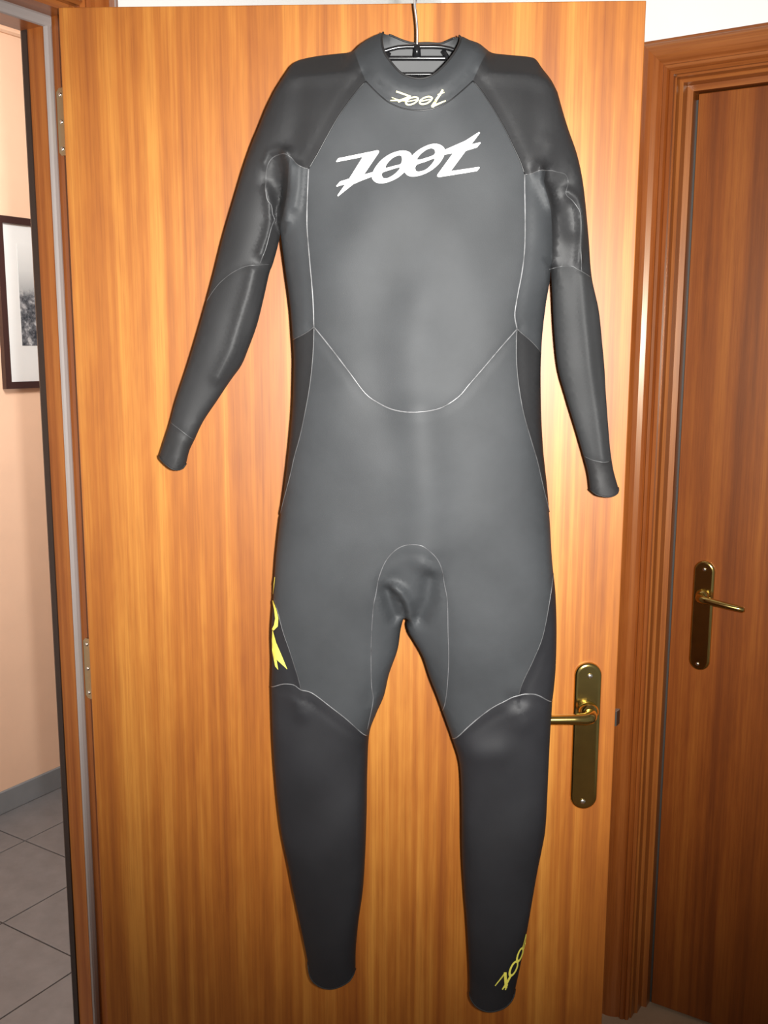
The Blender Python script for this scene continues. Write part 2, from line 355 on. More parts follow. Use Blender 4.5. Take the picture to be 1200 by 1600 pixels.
# ------------------------------------------------------------------ doors
d1 = oriented('door_1', D, lambda bm, L: box(bm, L, 0, DOOR_W, 0, 0.040, 0.008, DOOR_TOP, 0.0012), M['door']); tag(d1, kind='structure')
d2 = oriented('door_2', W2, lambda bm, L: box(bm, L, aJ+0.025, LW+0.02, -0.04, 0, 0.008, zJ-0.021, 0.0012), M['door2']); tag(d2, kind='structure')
def on_F(F, px, py, b=0.0):
    p = hit_plane(px, py, F.P(0, b, 0), F.y); r = p - F.o
    return r.dot(F.x), r.z
def handle_set(F, sgn, top, bot, wid, spindle, tip, scr_t, scr_b, parent, side):
    """plate with round ends + lever; F.y*sgn points out of the door face"""
    # local drawing frame: x across, y out, z up
    G = Frame(F.o, F.x, F.y * sgn, ez)
    def pl(px, py): return on_F(F, px, py)
    (xt, zt), (xb, zb) = pl(*top), pl(*bot); r = wid/2; xc = (xt+xb)/2
    def outline(rr, n=14):
        c = []
        for k in range(n+1): t = math.pi*k/n; c.append((xc+rr*math.cos(t), zt-r+rr*math.sin(t)))
        for k in range(n+1): t = math.pi+math.pi*k/n; c.append((xc+rr*math.cos(t), zb+r+rr*math.sin(t)))
        return c
    bm = bmesh.new(); rings = []
    for rr, dd in ((r, 0.0), (r, 0.004), (r-0.001, 0.0058), (r-0.003, 0.0068), (r-0.0055, 0.0075)):
        rings.append([bm.verts.new(G.P(x, dd, z)) for x, z in outline(rr)])
    for a, b in zip(rings, rings[1:]):
        m = len(a)
        for k in range(m): bm.faces.new((a[k], a[(k+1) % m], b[(k+1) % m], b[k]))
    bm.faces.new(rings[-1])
    root = bm_obj('handle_plate', bm, M['brass'], parent, False)
    for p in root.data.polygons: p.use_smooth = len(p.vertices) == 4
    for sp in (scr_t, scr_b):
        x, z = pl(*sp); bm = bmesh.new()
        tube(bm, [G.P(x, 0.0072, z), G.P(x, 0.0085, z), G.P(x, 0.0092, z)], [0.0042, 0.0040, 0.0022], 12)
        bm_obj('screw', bm, M['screw'], root, True)
    xs, zs = pl(*spindle)
    if side < 0: xe = xs - 0.125; ze = zs - 0.004
    else: xe, ze = on_F(F, *tip, 0.05*sgn); 
    bm = bmesh.new()
    tube(bm, [G.P(xs, 0.0072, zs), G.P(xs, 0.010, zs), G.P(xs, 0.013, zs), G.P(xs, 0.02, zs)], [0.0155, 0.0155, 0.0135, 0.0105], 24)
    o1 = bm_obj('rose', bm, M['brass'], root, True)
    bm = bmesh.new()
    sd = -1 if side < 0 else 1
    path = [(xs, 0.014, zs), (xs, 0.026, zs), (xs+sd*0.003, 0.034, zs), (xs+sd*0.010, 0.039, zs-0.0005)]
    for k in range(1, 8):
        t = k/7; path.append((xs+sd*0.010+(xe-xs-sd*0.010)*t, 0.040-0.004*max(0, t-0.6)/0.4, zs+(ze-zs)*t))
    rad = [0.0105, 0.0105, 0.0100, 0.0092] + [0.0082 - 0.0012*k/7 for k in range(1, 8)]
    e = path[-1]; path.append((e[0]+sd*0.004, e[1]-0.001, e[2])); rad.append(0.0045)
    tube(bm, [G.P(*p) for p in path], rad, 16)
    bm_obj('lever', bm, M['brass'], root, True)
    return root
h1 = handle_set(D, -1, (920, 1034), (909.5, 1262), 0.0405, (918, 1109), None, (921, 1054), (909.5, 1249), d1, -1)
h2 = handle_set(W2, 1, (1103, 876), (1091.5, 1046), 0.046, (1099, 930), (1158, 955), (1102, 889), (1091, 1036), d2, 1)
# latch bolt on the open door's edge
xl, zl = on_F(D, 968, 1121, 0.015)
oriented('latch_bolt', D, lambda bm, L: extr(bm, L, [(DOOR_W-0.002, 0.008), (DOOR_W+0.004, 0.008), (DOOR_W+0.011, 0.020), (DOOR_W+0.011, 0.022), (DOOR_W-0.002, 0.022)], 'z', zl-0.0115, zl+0.0115), M['steel'], d1)
# hinges: leaf on the jamb + barrel
for (py0, py1) in ((137, 243), (995, 1089)):
    z1 = pz_on(Frame(W1.P(0,0,0), N, A, ez), 98 if py0 < 500 else 128, py0, 0)[1]; z0 = pz_on(Frame(W1.P(0,0,0), N, A, ez), 103 if py0 < 500 else 134, py1, 0)[1]
    def b_leaf(bm, L):
        nb = -0.031; ch = 0.005
        pr = [(0.0, z0), (nb+ch, z0), (nb, z0+ch), (nb, z1-ch), (nb+ch, z1), (0.0, z1)]
        extr(bm, L, pr, 'x', 0.0016, -0.0016)
    hl = oriented('hinge_leaf', W1, b_leaf, M['hinge'], d1)
    oriented('hinge_barrel', W1, lambda bm, L: tube(bm, [L.P(0.0, 0.004, z0), L.P(0.0, 0.004, (z0+z1)/2), L.P(0, 0.004, z1)], 0.0055, 12), M['hinge'], hl, True)
    for t in (0.10, 0.5, 0.9):
        zz = z0+(z1-z0)*t
        oriented('screw', W1, lambda bm, L: tube(bm, [L.P(-0.0014, -0.0235, zz), L.P(-0.0026, -0.0235, zz), L.P(-0.0031, -0.0235, zz)], [0.0034, 0.0032, 0.0016], 10), M['screw'], hl, True)

# ------------------------------------------------------------------ framed picture on the peach wall
def on3(px, py, b): return on_F(W3, px, py, b)
_, zt = on3(0, 336, 0.02); _, zb = on3(10, 608, 0.02); a0 = on3(2, 470, 0.02)[0]
PWd = 0.50; FWd = 0.022
zt2 = on3(2, 336, 0.02)[1]
pf = empty('framed_picture', W3.P(a0 + PWd/2, 0.0, zb), 'dark wood framed black and white photograph in a white mount, hung on the peach wall', 'picture')
def bar(name, pts): 
    def b(bm, L): prism(bm, [L.P(x, 0.001, z) for x, z in pts], [L.P(x, 0.020, z) for x, z in pts])
    oriented(name, W3, b, M['frame'], pf)
x0, x1 = a0, a0+PWd
bar('frame_bar', [(x0, zb), (x0+FWd, zb+FWd), (x0+FWd, zt2-FWd), (x0, zt2)])
bar('frame_bar', [(x1, zb), (x1, zt2), (x1-FWd, zt2-FWd), (x1-FWd, zb+FWd)])
bar('frame_bar', [(x0, zt2), (x0+FWd, zt2-FWd), (x1-FWd, zt2-FWd), (x1, zt2)])
bar('frame_bar', [(x0, zb), (x1, zb), (x1-FWd, zb+FWd), (x0+FWd, zb+FWd)])
oriented('picture_mount', W3, lambda bm, L: box(bm, L, x0+FWd-0.003, x1-FWd+0.003, 0.001, 0.010, zb+FWd-0.003, zt2-FWd+0.003), M['mat'], pf)
ax, azt = on3(27, 400, 0.010); _, azb = on3(30, 540, 0.010)
m, nt, b = new_mat('misty hillside print')
tc = nt.nodes.new('ShaderNodeTexCoord')
sp = nt.nodes.new('ShaderNodeSeparateXYZ'); nt.links.new(tc.outputs['Generated'], sp.inputs[0])
nz = noise(nt, tc.outputs['Object'], 38, 5, 0.7)
leaf = ramp(nt, nz, [(0.38, (0.03, 0.035, 0.045)), (0.52, (0.16, 0.17, 0.19)), (0.66, (0.52, 0.54, 0.56))])
sky = ramp(nt, sp.outputs['Z'], [(0.45, (0.28, 0.30, 0.32)), (0.75, (0.60, 0.63, 0.64)), (1.0, (0.72, 0.75, 0.76))])
edge = math_n(nt, 'ADD', sp.outputs['Z'], math_n(nt, 'MULTIPLY', math_n(nt, 'SUBTRACT', noise(nt, tc.outputs['Object'], 22, 4, 0.7), 0.5), 0.35))
msk = ramp(nt, edge, [(0.46, (0, 0, 0)), (0.56, (1, 1, 1))])
nt.links.new(mixc(nt, leaf, sky, msk), b.inputs['Base Color']); setin(b, rough=0.4)
oriented('photo_print', W3, lambda bm, L: box(bm, L, ax, ax+0.22, 0.0098, 0.0112, azb, azt+0.04), m, pf)

# ------------------------------------------------------------------ wetsuit
W0 = 0.060                                   # silhouette plane, in front of the door
def uv(px, py, wv=W0):
    p = hit_plane(px, py, D.P(0, -wv, 0), D.y); r = p - D.o
    return (r.dot(ex), r.z)
def XYZ(u, v, wv): return D.P(u, -wv, v)

# outline in photograph pixels, as smooth runs between corners
sh_l = [(430,143),(447.5,115),(456,102),(465,95),(478,91),(500,87),(535,83),(552.5,81),(563,71.5),(579,61),(592,55),(601,53)]
slv_l_out = [(249,712),(256,690),(265,662),(275.5,623.5),(293,571),(307,525.5),(321,476.5),(335,424),(349,368),(366.5,308.5),(380.5,263),(394.5,224.5),(405,200),(417,170),(430,143)]
cuff_l = [(291,724),(287,731),(282.5,733),(272,731),(258,720),(249,712)]
slv_l_in = [(438.4,364.4),(433,389),(426,413.5),(420.7,427.5),(412,466),(401.5,508),(387.5,546.5),(377,571),(359.5,595.5),(338.5,627),(317.5,658.5),(304,687),(296,704),(291,724)]
tor_l = [(424,1070),(425,1028),(424,987),(427,937),(431,874),(437.5,813),(446,751),(454,680),(458,626),(459.5,563),(457.5,525.5),(454,480),(447,427.5),(441.7,389),(438.4,364.4)]
leg_l_out = [(481,1502.5),(471,1452.5),(458,1390),(450,1348),(439.6,1298),(433,1244),(428,1182),(425.5,1130),(424,1070)]
hem_l = [(555.5,1513),(548,1522.5),(533,1529.6),(517,1533),(500,1529.6),(487,1521),(481,1502.5)]
leg_l_in = [(631,966),(628.5,973),(625.5,987),(621,1016),(608,1053),(600,1087),(587.5,1116),(577,1147),(574,1202),(573,1265),(571,1327),(567,1390),(560,1440),(556,1482),(555.5,1513)]
leg_r_in = [(733.5,1550),(733,1515),(729,1440),(725,1390),(721.7,1327),(721,1265),(720,1215),(716.7,1186),(708,1158),(699,1132),(691.7,1112),(683,1087),(671,1057),(660,1024),(646,999),(638.5,987),(635,976),(637,966)]
hem_r = [(805,1545),(800,1554),(790,1562),(779,1566),(762.5,1568),(746,1563.5),(736,1556),(733.5,1550)]
leg_r_out = [(863,1095),(862,1112),(860,1140),(857,1202),(853,1286),(848,1319),(839.6,1361),(831,1411),(823,1457),(812.5,1511),(805,1545)]
tor_r = [(860.5,416.5),(858.7,440),(853,474),(847.5,519),(845,560),(844.5,594),(845.6,650),(849,706),(855,762),(859,815),(862.5,874),(868,928),(869.6,987),(868,1045),(863,1095)]
slv_r_in = [(921.7,764),(918.7,740),(911,710),(900,672),(883,616),(872,575),(866,519),(863,462),(860.5,416.5)]
cuff_r = [(966,762),(963.5,769),(952.5,774),(940,773.5),(930,771),(921.7,764)]
slv_r_out = [(871,146),(880,179),(889,207.5),(902,245),(912,294),(919.5,369),(924.5,432),(935.6,485),(941,537),(944.5,575),(946.5,612),(952,687),(955,714),(959,737),(966,762)]
sh_r = [(715,58.3),(724,60),(733,64.7),(748,70),(762,79),(773.7,83.5),(806.7,86.7),(828,89),(838,93.5),(849,109.7),(861.7,128),(871,146)]
neck_f = [(601,53),(598.5,62),(598.5,78),(603,97),(611,110),(626,128),(640,136),(657,139),(674,134.5),(692,119),(708,98),(717,79),(718.5,66),(715,58.3)]
neck_b = [(601,53),(608,54.5),(616,57.5),(631.7,64),(646.7,67.5),(668,67),(688,68),(701.7,63),(710,59),(715,58.3)]
def ext(h, dx, dy):      # hem replaced by a run further out (for the inflation only)
    return [h[0], (h[0][0]+dx, h[0][1]+dy), (h[-1][0]+dx, h[-1][1]+dy), h[-1]]
STEP = 0.0035
def to_uv(run): return [uv(*p) for p in run]
def loop(runs):
    out = []
    for r, smooth in runs:
        q = r if isinstance(r, np.ndarray) else to_uv(r)
        if smooth: q = catmull(q, STEP)
        else:
            qq = []
            for a, b in zip(q, q[1:]):
                n = max(1, int(math.dist(a, b)/STEP))
                qq += [(a[0]+(b[0]-a[0])*k/n, a[1]+(b[1]-a[1])*k/n) for k in range(n)]
            q = np.array(qq + [q[-1]])
        out.append(np.array(q)[:-1])
    return np.concatenate(out)
def rev(r): return r[::-1]
# counter order: start at left collar peak, go right along the neck, down right sleeve, ... back
def ring(neck, c_r, h_r, h_l, c_l, sm=True):
    return loop([(neck, True), (sh_r, True), (slv_r_out, True), (c_r, sm), (slv_r_in, True), (tor_r, True), (leg_r_out, True), (h_r, sm),
                 (leg_r_in, True), ([leg_r_in[-1], (634, 964.5), leg_l_in[0]], True), (leg_l_in, True), (h_l, sm), (leg_l_out, True), (tor_l, True), (slv_l_in, True), (cuff_l if sm else c_l, sm), (slv_l_out, True), (sh_l, True)])
out_front = ring(neck_f, cuff_r, hem_r, hem_l, cuff_l)
def up(h, k):            # back hem, slightly higher in the middle
    n = len(h)-1
    return [(x, y - k*math.sin(math.pi*i/n)) for i, (x, y) in enumerate(h)]
cuff_l_b = up(cuff_l, 9)
neck_x = [(601,53),(606,44),(658,40),(710,48),(715,58.3)]
out_ext = ring(neck_x, ext(cuff_r, 26, 75), ext(hem_r, -8, 110), ext(hem_l, 8, 110), ext(cuff_l, -30, 70), sm=False)

def inside(poly, pts):
    x, y = pts[:, 0], pts[:, 1]; res = np.zeros(len(pts), bool)
    px, py = poly[:, 0], poly[:, 1]; qx, qy = np.roll(px, -1), np.roll(py, -1)
    for i in range(len(poly)):
        c = ((py[i] > y) != (qy[i] > y))
        if qy[i] != py[i]:
            res ^= c & (x < (qx[i]-px[i])*(y-py[i])/(qy[i]-py[i]) + px[i])
    return res
def dist_poly(poly, pts, closed=True):
    a = poly; b = np.roll(poly, -1, 0)
    if not closed: a, b = poly[:-1], poly[1:]
    best = np.full(len(pts), 9e9); near = np.zeros((len(pts), 2))
    for i in range(len(a)):
        d = b[i]-a[i]; L2 = max(1e-12, d@d)
        t = np.clip(((pts-a[i])@d)/L2, 0, 1); c = a[i]+t[:, None]*d
        q = ((pts-c)**2).sum(1); m = q < best
        best[m] = q[m]; near[m] = c[m]
    return np.sqrt(best), near
# --- inflation: Poisson solve on a grid
GH = 0.004
lo = out_ext.min(0) - 0.02; hi = out_ext.max(0) + 0.02
nx, ny = int((hi[0]-lo[0])/GH)+1, int((hi[1]-lo[1])/GH)+1
gx = lo[0]+np.arange(nx)*GH; gy = lo[1]+np.arange(ny)*GH
GX, GY = np.meshgrid(gx, gy); gp = np.stack([GX.ravel(), GY.ravel()], 1)
mask = inside(out_ext, gp).reshape(ny, nx)
scr = np.zeros((ny, nx))
def barrier(pts, s0, s1):
    q = catmull(to_uv(pts), 0.002); n = len(q)
    for i, p in enumerate(q):
        s = s0+(s1-s0)*i/(n-1); k = int(round((p[0]-lo[0])/GH)); j = int(round((p[1]-lo[1])/GH))
        scr[j, k] = max(scr[j, k], s)
barrier([(438.4,366),(435,345),(436,325),(440,308),(444,290),(447,272)], 3.0, 0.01)
barrier([(860.5,418),(861,395),(863,370),(864,345),(862,322),(857,302),(852,288)], 3.0, 0.01)
barrier([(634,966),(633,950),(628,935),(622,922)], 2.0, 0.01)
def solve(mask, scr, h, u, it):
    m = mask.astype(float); wgt = 1.0/(4.0+scr)
    yy, xx = np.indices(mask.shape); red = ((yy+xx) % 2 == 0) & mask; blk = ((yy+xx) % 2 == 1) & mask
    om = 1.9
    for _ in range(it):
        for c in (red, blk):
            s = np.zeros_like(u); s[1:-1, 1:-1] = u[:-2, 1:-1]+u[2:, 1:-1]+u[1:-1, :-2]+u[1:-1, 2:]
            n = (s+h*h)*wgt; u = np.where(c, u+om*(n-u), u)
    return u
U = solve(mask, scr, GH, np.zeros((ny, nx)), 500)
def bil(Fd, pts):
    x = np.clip((pts[:, 0]-lo[0])/GH, 0, nx-1.001); y = np.clip((pts[:, 1]-lo[1])/GH, 0, ny-1.001)
    i = x.astype(int); j = y.astype(int); fx = x-i; fy = y-j
    return (Fd[j, i]*(1-fx)*(1-fy)+Fd[j, i+1]*fx*(1-fy)+Fd[j+1, i]*(1-fx)*fy+Fd[j+1, i+1]*fx*fy)
ED = 0.008
SHO = []
for top, line in ((sh_l, [(446,133),(470,130),(510,128),(562,125)]), (sh_r, [(745,126),(780,127),(820,127),(862,134)])):
    tq = catmull(to_uv(top), 0.003); tq = tq[np.argsort(tq[:, 0])]
    SHO.append((tq, np.array(to_uv(line))))
def base_z(pts, shoulders=True):
    d, near = dist_poly(out_ext, pts)
    nrm = pts-near; ln = np.maximum(np.linalg.norm(nrm, axis=1), 1e-9)
    q = pts.copy(); m = (d < ED) & (d > 1e-6)
    q[m] = near[m]+nrm[m]/ln[m][:, None]*ED
    u = np.maximum(bil(U, q), 0)
    u[m] *= d[m]/ED
    u[d <= 1e-6] = 0
    r = np.sqrt(2*u)
    HM = 0.085
    z = HM*(1-np.exp(-r*0.62/HM))
    if shoulders:
        for top, line in SHO:
            uu = pts[:, 0]; lo_u, hi_u = line[0, 0], line[-1, 0]
            vt = np.interp(uu, top[:, 0], top[:, 1]); vl = np.interp(uu, line[:, 0], line[:, 1])
            t = np.clip((pts[:, 1]-vl)/np.maximum(vt-vl, 1e-4), 0, 1)
            m = (uu > lo_u) & (uu < hi_u) & (pts[:, 1] > vl)
            if not m.any(): continue
            zl, _ = base_z(np.stack([uu[m], vl[m]], 1), False)
            wt = np.clip(np.minimum(uu[m]-lo_u, hi_u-uu[m])/0.022, 0, 1); wt = wt*wt*(3-2*wt)
            tm = t[m]
            flat = zl*(0.80*(1-tm)+0.20*np.sqrt(np.maximum(1-tm*tm, 0)))*1.0
            z[m] = z[m]*(1-wt)+np.minimum(z[m], flat)*wt
    return z, d
# fabric folds, grooves and creases: (pixels, height m, width px)
PXM = 0.00092
FEAT = []
def feat(pts, amp, wpx, ends=True): FEAT.append((np.array(to_uv(pts)), amp, wpx*PXM))
# seams (also used as panel borders), in pixels
SEAM = {
 'raglan_l': [(571.5,127),(558,141.5),(537,169.5),(524.5,188.7),(508.7,216.7),(496.5,239.5),(482,264)],
 'raglan_r': [(739,126.5),(751.7,141),(762.7,157),(775.5,177.5),(792,207),(803,230.7),(813,252),(820,272.5)],
 'collar_l': [(553,80),(560,98),(566,114),(571.5,127)],
 'collar_b': [(571.5,127),(585,141),(598,153),(610,161.5),(632,170),(660,172.5),(683,168),(702,158),(720,143.5),(739,126.5)],
 'collar_r': [(739,126.5),(747,108),(755,92),(764,79.5)],
 'side_l': [(482,264),(481,287.5),(480,312.5),(479.5,337.5),(480,362.5),(484,410),(488.5,462.5),(490.5,511)],
 'side_r': [(820,272.5),(820,295),(820.5,325),(820.5,370),(819,400),(815,430),(809,461),(804.5,492),(808,514)],
 'waist': [(490.5,511),(494,515),(521,549),(546,582),(571,615),(592,630),(612.5,639.6),(637.5,644),(667,642.5),(692,636),(717,619.6),(733,601),(758,572),(783,542.5),(808,514)],
 'flank_l': [(490.5,511),(490,530),(488,566),(482,615),(470,676),(460,713),(452,748),(437,810)],
 'flank_r': [(808,514),(807,530),(807,560),(810,597.5),(817.5,642.5),(829,684),(840,721),(850,765),(862,815)],
 'lat_l': [(490.5,511),(475,522),(456,533)],
 'lat_r': [(808,514),(817.5,522.5),(832.5,535.6),(847,555)],
 'armpit_l': [(482,264),(470,260),(462.5,255),(455,246),(442.5,240),(430,244),(421,252.5),(416,270),(415,290),(417.5,312.5),(424,320),(426,335),(429,343),(424,356),(417.5,381),(412.5,396),(405,414)],
 'armpit_r': [(820,272.5),(829.5,271.7),(838.5,268),(858,266.5),(870,268.7),(883.5,272.5),(888,285),(884,302.5),(894,313),(902,323.5),(907,334),(908,355),(907.5,385),(909,424)],
 'crease_l': [(454,244),(451,262),(450,285),(446,318),(440,345),(438.4,368)],
 'crease_r': [(853,265),(850,284),(855,305),(861,332),(863,370),(861,420)],
 'fore_l': [(428,413.5),(405,414),(384,416),(363,426),(345.5,440),(335,452),(323,471)],
 'fore_r': [(858,421),(870,417.5),(892.5,415.6),(901,420),(909,424),(928,437)],
 'cuff_l': [(262,655),(267,660),(282.5,672.5),(307,689)],
 'cuff_r': [(909,710),(913,713),(926,719),(945,722.5),(958,719)],
 'gusset': [(574,1140),(583,1095),(580.5,1070),(580,1007),(583,953),(588,925),(591.5,905),(600.5,881),(612.5,864.5),(627.5,854),(644,851),(659,853),(671,861),(683,873.5),(690.5,890),(694,911),(699,940),(700,987),(701,1028),(699,1070),(695,1100),(688,1118)],
 'knee_l': [(420,1075),(426,1073),(442,1069),(458,1070),(470,1078),(487.5,1083),(517,1105),(546,1128),(580,1151)],
 'knee_r': [(704,1154),(733,1134.6),(767,1107.5),(794,1093),(810,1087),(825,1084.6),(842,1087),(868,1097)],
 'thigh_l': [(425,925),(431,945),(442,987),(452,1016),(460,1041),(467,1064),(470,1078)],
 'thigh_r': [(868,880),(864,903),(858,945),(848,995),(833,1032.5),(817,1066),(810,1087)],
}
for k in SEAM:
  if not k.startswith('crease'): feat(SEAM[k], -0.0009, 3.2)
feat(SEAM['collar_b'], -0.0012, 4)
# ridges / hollows
feat([(655,650),(662,720),(666,790),(662,838)], 0.0075, 25)
feat([(600,470),(585,540),(590,600)], -0.0038, 26)
feat([(660,470),(650,560),(648,625)], 0.0025, 22)
feat([(600,330),(690,320)], 0.002, 40)
feat([(455,250),(461,270),(460,300),(455,330),(452,350)], 0.0085, 7)         # armpit fold, left
feat([(476,270),(474,300),(468,330)], 0.004, 5)
feat([(436,262),(434,282),(438,300)], -0.008, 12)
feat([(421,300),(426,322),(428,345),(421,375),(412,400)], 0.0065, 5)
feat([(418,262),(426,246),(442,241),(456,248)], 0.004, 4)
feat([(440,315),(439,340)], -0.006, 6)
feat([(838,272),(843,292),(851,312),(858,328)], 0.0085, 6)                   # armpit fold, right
feat([(852,235),(846,252),(840,268)], 0.004, 10)
feat([(850,272),(848,288)], -0.006, 5)
feat([(862,285),(872,292)], -0.007, 12)
feat([(883,303),(897,314),(906,330),(908,355),(905,385),(902,412)], 0.0062, 5)
feat([(886,330),(890,360)], -0.006, 11)
feat([(845,340),(847,365)], 0.004, 16)
feat([(401.5,424),(394.5,452),(380.5,497.5),(366.5,546.5),(345,590)], 0.0042, 7)     # forearm creases
feat([(907,430),(911,500),(919,575),(928,631),(940,717)], 0.0042, 6)
feat([(619,905),(629,912),(637,928),(641,948),(640,962)], 0.011, 6)          # crotch fold
feat([(607,913),(611,935),(618,956)], -0.012, 7)
feat([(672,893),(668,925),(656,956)], -0.012, 10)
feat([(612,893),(602,905)], -0.003, 9)
feat([(660,868),(678,880)], 0.003, 8)
feat([(810,1100),(815,1112)], 0.004, 14)
feat([(740,1165),(775,1160)], 0.004, 16)
feat([(470,1082),(476,1100)], 0.003, 10)
feat([(800,1080),(809,1080)], -0.004, 8)
feat([(590,1080),(584,1098)], 0.003, 6)
# hanger shoulder line: the cloth breaks over the hanger
feat([(450,131),(500,128),(548,126)], 0.0025, 9)
feat([(760,127),(810,126),(853,133)], 0.0025, 9)
feat([(474,150),(470,200),(462,235)], -0.004, 13)
feat([(835,160),(832,200),(836,230)], -0.003, 13)
feat([(585,100),(596,128),(620,150),(657,160),(695,148),(722,118),(735,92)], 0.0055, 13)      # collar roll
def detail_z(pts, d):
    z = np.zeros(len(pts))
    for poly, amp, wd in FEAT:
        bb0 = poly.min(0)-4*wd; bb1 = poly.max(0)+4*wd
        m = ((pts > bb0) & (pts < bb1)).all(1)
        if not m.any(): continue
        q, _ = dist_poly(poly, pts[m], closed=False)
        z[m] += amp*np.exp(-q*q/(2*wd*wd))
    nzv = 0.0007*(np.sin(pts[:, 0]*47+np.sin(pts[:, 1]*31)*1.3)+np.sin(pts[:, 1]*38+2*np.sin(pts[:, 0]*23)))
    return (z+nzv)*np.clip(d/0.012, 0, 1)
def front_z(pts):
    pts = np.asarray(pts, float)
    z, d = base_z(pts)
    return np.maximum(z+detail_z(pts, d), 0.0)
def back_z(pts):
    z, d = base_z(np.asarray(pts, float))
    b = np.minimum(0.62*z, 0.046)
    # the lever of the door handle lies behind the right leg
    lu, lv = uv(840, 1124)
    k = np.exp(-(((pts[:, 0]-lu)/0.11)**2+((pts[:, 1]-lv)/0.06)**2))
    return -b*(1-0.95*k)
def surf_uv(pxs):
    """pixel list -> (u,v) on the inflated front surface"""
    pxs = np.asarray(pxs, float); wv = np.full(len(pxs), W0)
    for _ in range(4):
        q = np.array([uv(p[0], p[1], wv_) for p, wv_ in zip(pxs, wv)])
        wv = W0+front_z(q)
    return q
def back_uv(pxs):
    pxs = np.asarray(pxs, float); wv = np.full(len(pxs), W0)
    for _ in range(8):
        q = np.array([uv(p[0], p[1], wv_) for p, wv_ in zip(pxs, wv)])
        wv = 0.5*wv+0.5*(W0+back_z(q))
    return q
neck_b_uv = back_uv(neck_b); neck_b_uv[0] = uv(*neck_b[0]); neck_b_uv[-1] = uv(*neck_b[-1])
out_back = loop([(neck_b_uv, True), (sh_r, True), (slv_r_out, True), (up(cuff_r, 10), True), (slv_r_in, True), (tor_r, True), (leg_r_out, True), (up(hem_r, 26), True),
                 (leg_r_in, True), ([leg_r_in[-1], (634, 964.5), leg_l_in[0]], True), (leg_l_in, True), (up(hem_l, 26), True), (leg_l_out, True), (tor_l, True), (slv_l_in, True), (cuff_l_b, True), (slv_l_out, True), (sh_l, True)])
# --- triangulation of the front with the seams as constraints
def triangulate(outl, seams, spacing, extra_rings=(0.0012, 0.0032, 0.0065, 0.011)):
    verts = [tuple(p) for p in outl]; n = len(outl)
    edges = [(i, (i+1) % n) for i in range(n)]; n_out = n
    tagm = {}
    for nm, q in seams.items():
        s = len(verts); verts += [tuple(p) for p in q]
        for i in range(len(q)-1): tagm[len(edges)] = nm; edges.append((s+i, s+i+1))
    e = np.roll(outl, -1, 0)-np.roll(outl, 1, 0); nn = np.stack([-e[:, 1], e[:, 0]], 1); nn /= np.linalg.norm(nn, axis=1)[:, None]+1e-12
    pts = []
    for dd in extra_rings:
        for sg in (1, -1): pts.append(outl+nn*dd*sg)
    a = np.arange(outl[:, 0].min(), outl[:, 0].max(), spacing); b = np.arange(outl[:, 1].min(), outl[:, 1].max(), spacing*0.9)
    X, Y = np.meshgrid(a, b); X = X+(np.arange(len(b)) % 2)[:, None]*spacing*0.5
    grid = np.stack([X.ravel(), Y.ravel()], 1)
    grid = grid[inside(outl, grid)]; gd, _ = dist_poly(outl, grid); grid = grid[gd > 0.013]
    ringp = np.concatenate(pts); ringp = ringp[inside(outl, ringp)]; rd, _ = dist_poly(outl, ringp)
    ringp = ringp[rd > 0.0010]
    allp = np.concatenate([ringp, grid])
    if seams:
        fx = []
        for poly, amp, wd in FEAT:
            if abs(amp) < 0.0015 or wd > 0.014: continue
            q = catmull(poly, max(0.0022, wd*0.5)); t = np.gradient(q, axis=0); t /= np.linalg.norm(t, axis=1)[:, None]+1e-12
            n2 = np.stack([-t[:, 1], t[:, 0]], 1)
            for k in (-2.4, -1.6, -0.9, -0.4, 0, 0.4, 0.9, 1.6, 2.4): fx.append(q+n2*wd*k)
        fx = np.concatenate(fx); fx = fx[inside(outl, fx)]; fd, _ = dist_poly(outl, fx); fx = fx[fd > 0.0012]
        allp = np.concatenate([allp, fx])
    # keep away from the seams
    for q in seams.values():
        sd, _ = dist_poly(np.array(q), allp, closed=False); allp = allp[sd > 0.0012]
    # thin out near duplicates
    key = np.round(allp/0.0011).astype(int); _, idx = np.unique(key, axis=0, return_index=True); allp = allp[idx]
    verts += [tuple(p) for p in allp]
    r = delaunay_2d_cdt([Vector(v) for v in verts], edges, [], 0, 1e-6)
    V = np.array([(v.x, v.y) for v in r[0]]); Fc = [tuple(f) for f in r[2]]
    con = set()
    for (i, j), oe in zip(r[1], r[4]):
        if oe: con.add((min(i, j), max(i, j)))
    C = np.array([V[list(f)].mean(0) for f in Fc]); ins = inside(outl, C)
    return V, [f for f, k in zip(Fc, ins) if k], con
seam_uv = {k: np.array(catmull(surf_uv(v), 0.004)) for k, v in SEAM.items()}
V, Fc, con = triangulate(out_front, seam_uv, 0.0058)
# orient
def orient(V, Fc, flip=False):
    o = []
    for f in Fc:
        a, b, c = V[f[0]], V[f[1]], V[f[2]]
        ccw = (b[0]-a[0])*(c[1]-a[1])-(b[1]-a[1])*(c[0]-a[0]) > 0
        o.append(f if ccw != flip else f[::-1])
    return o
Fc = orient(V, Fc)
Z = front_z(V)
P3 = np.array([XYZ(u, v, W0+z)[:] for (u, v), z in zip(V, Z)])
def vnormals(P3, Fc):
    f = np.array(Fc); n = np.cross(P3[f[:, 1]]-P3[f[:, 0]], P3[f[:, 2]]-P3[f[:, 0]])
    N_ = np.zeros_like(P3)
    for k in range(3): np.add.at(N_, f[:, k], n)
    return N_/(np.linalg.norm(N_, axis=1)[:, None]+1e-15)
NV = vnormals(P3, Fc)
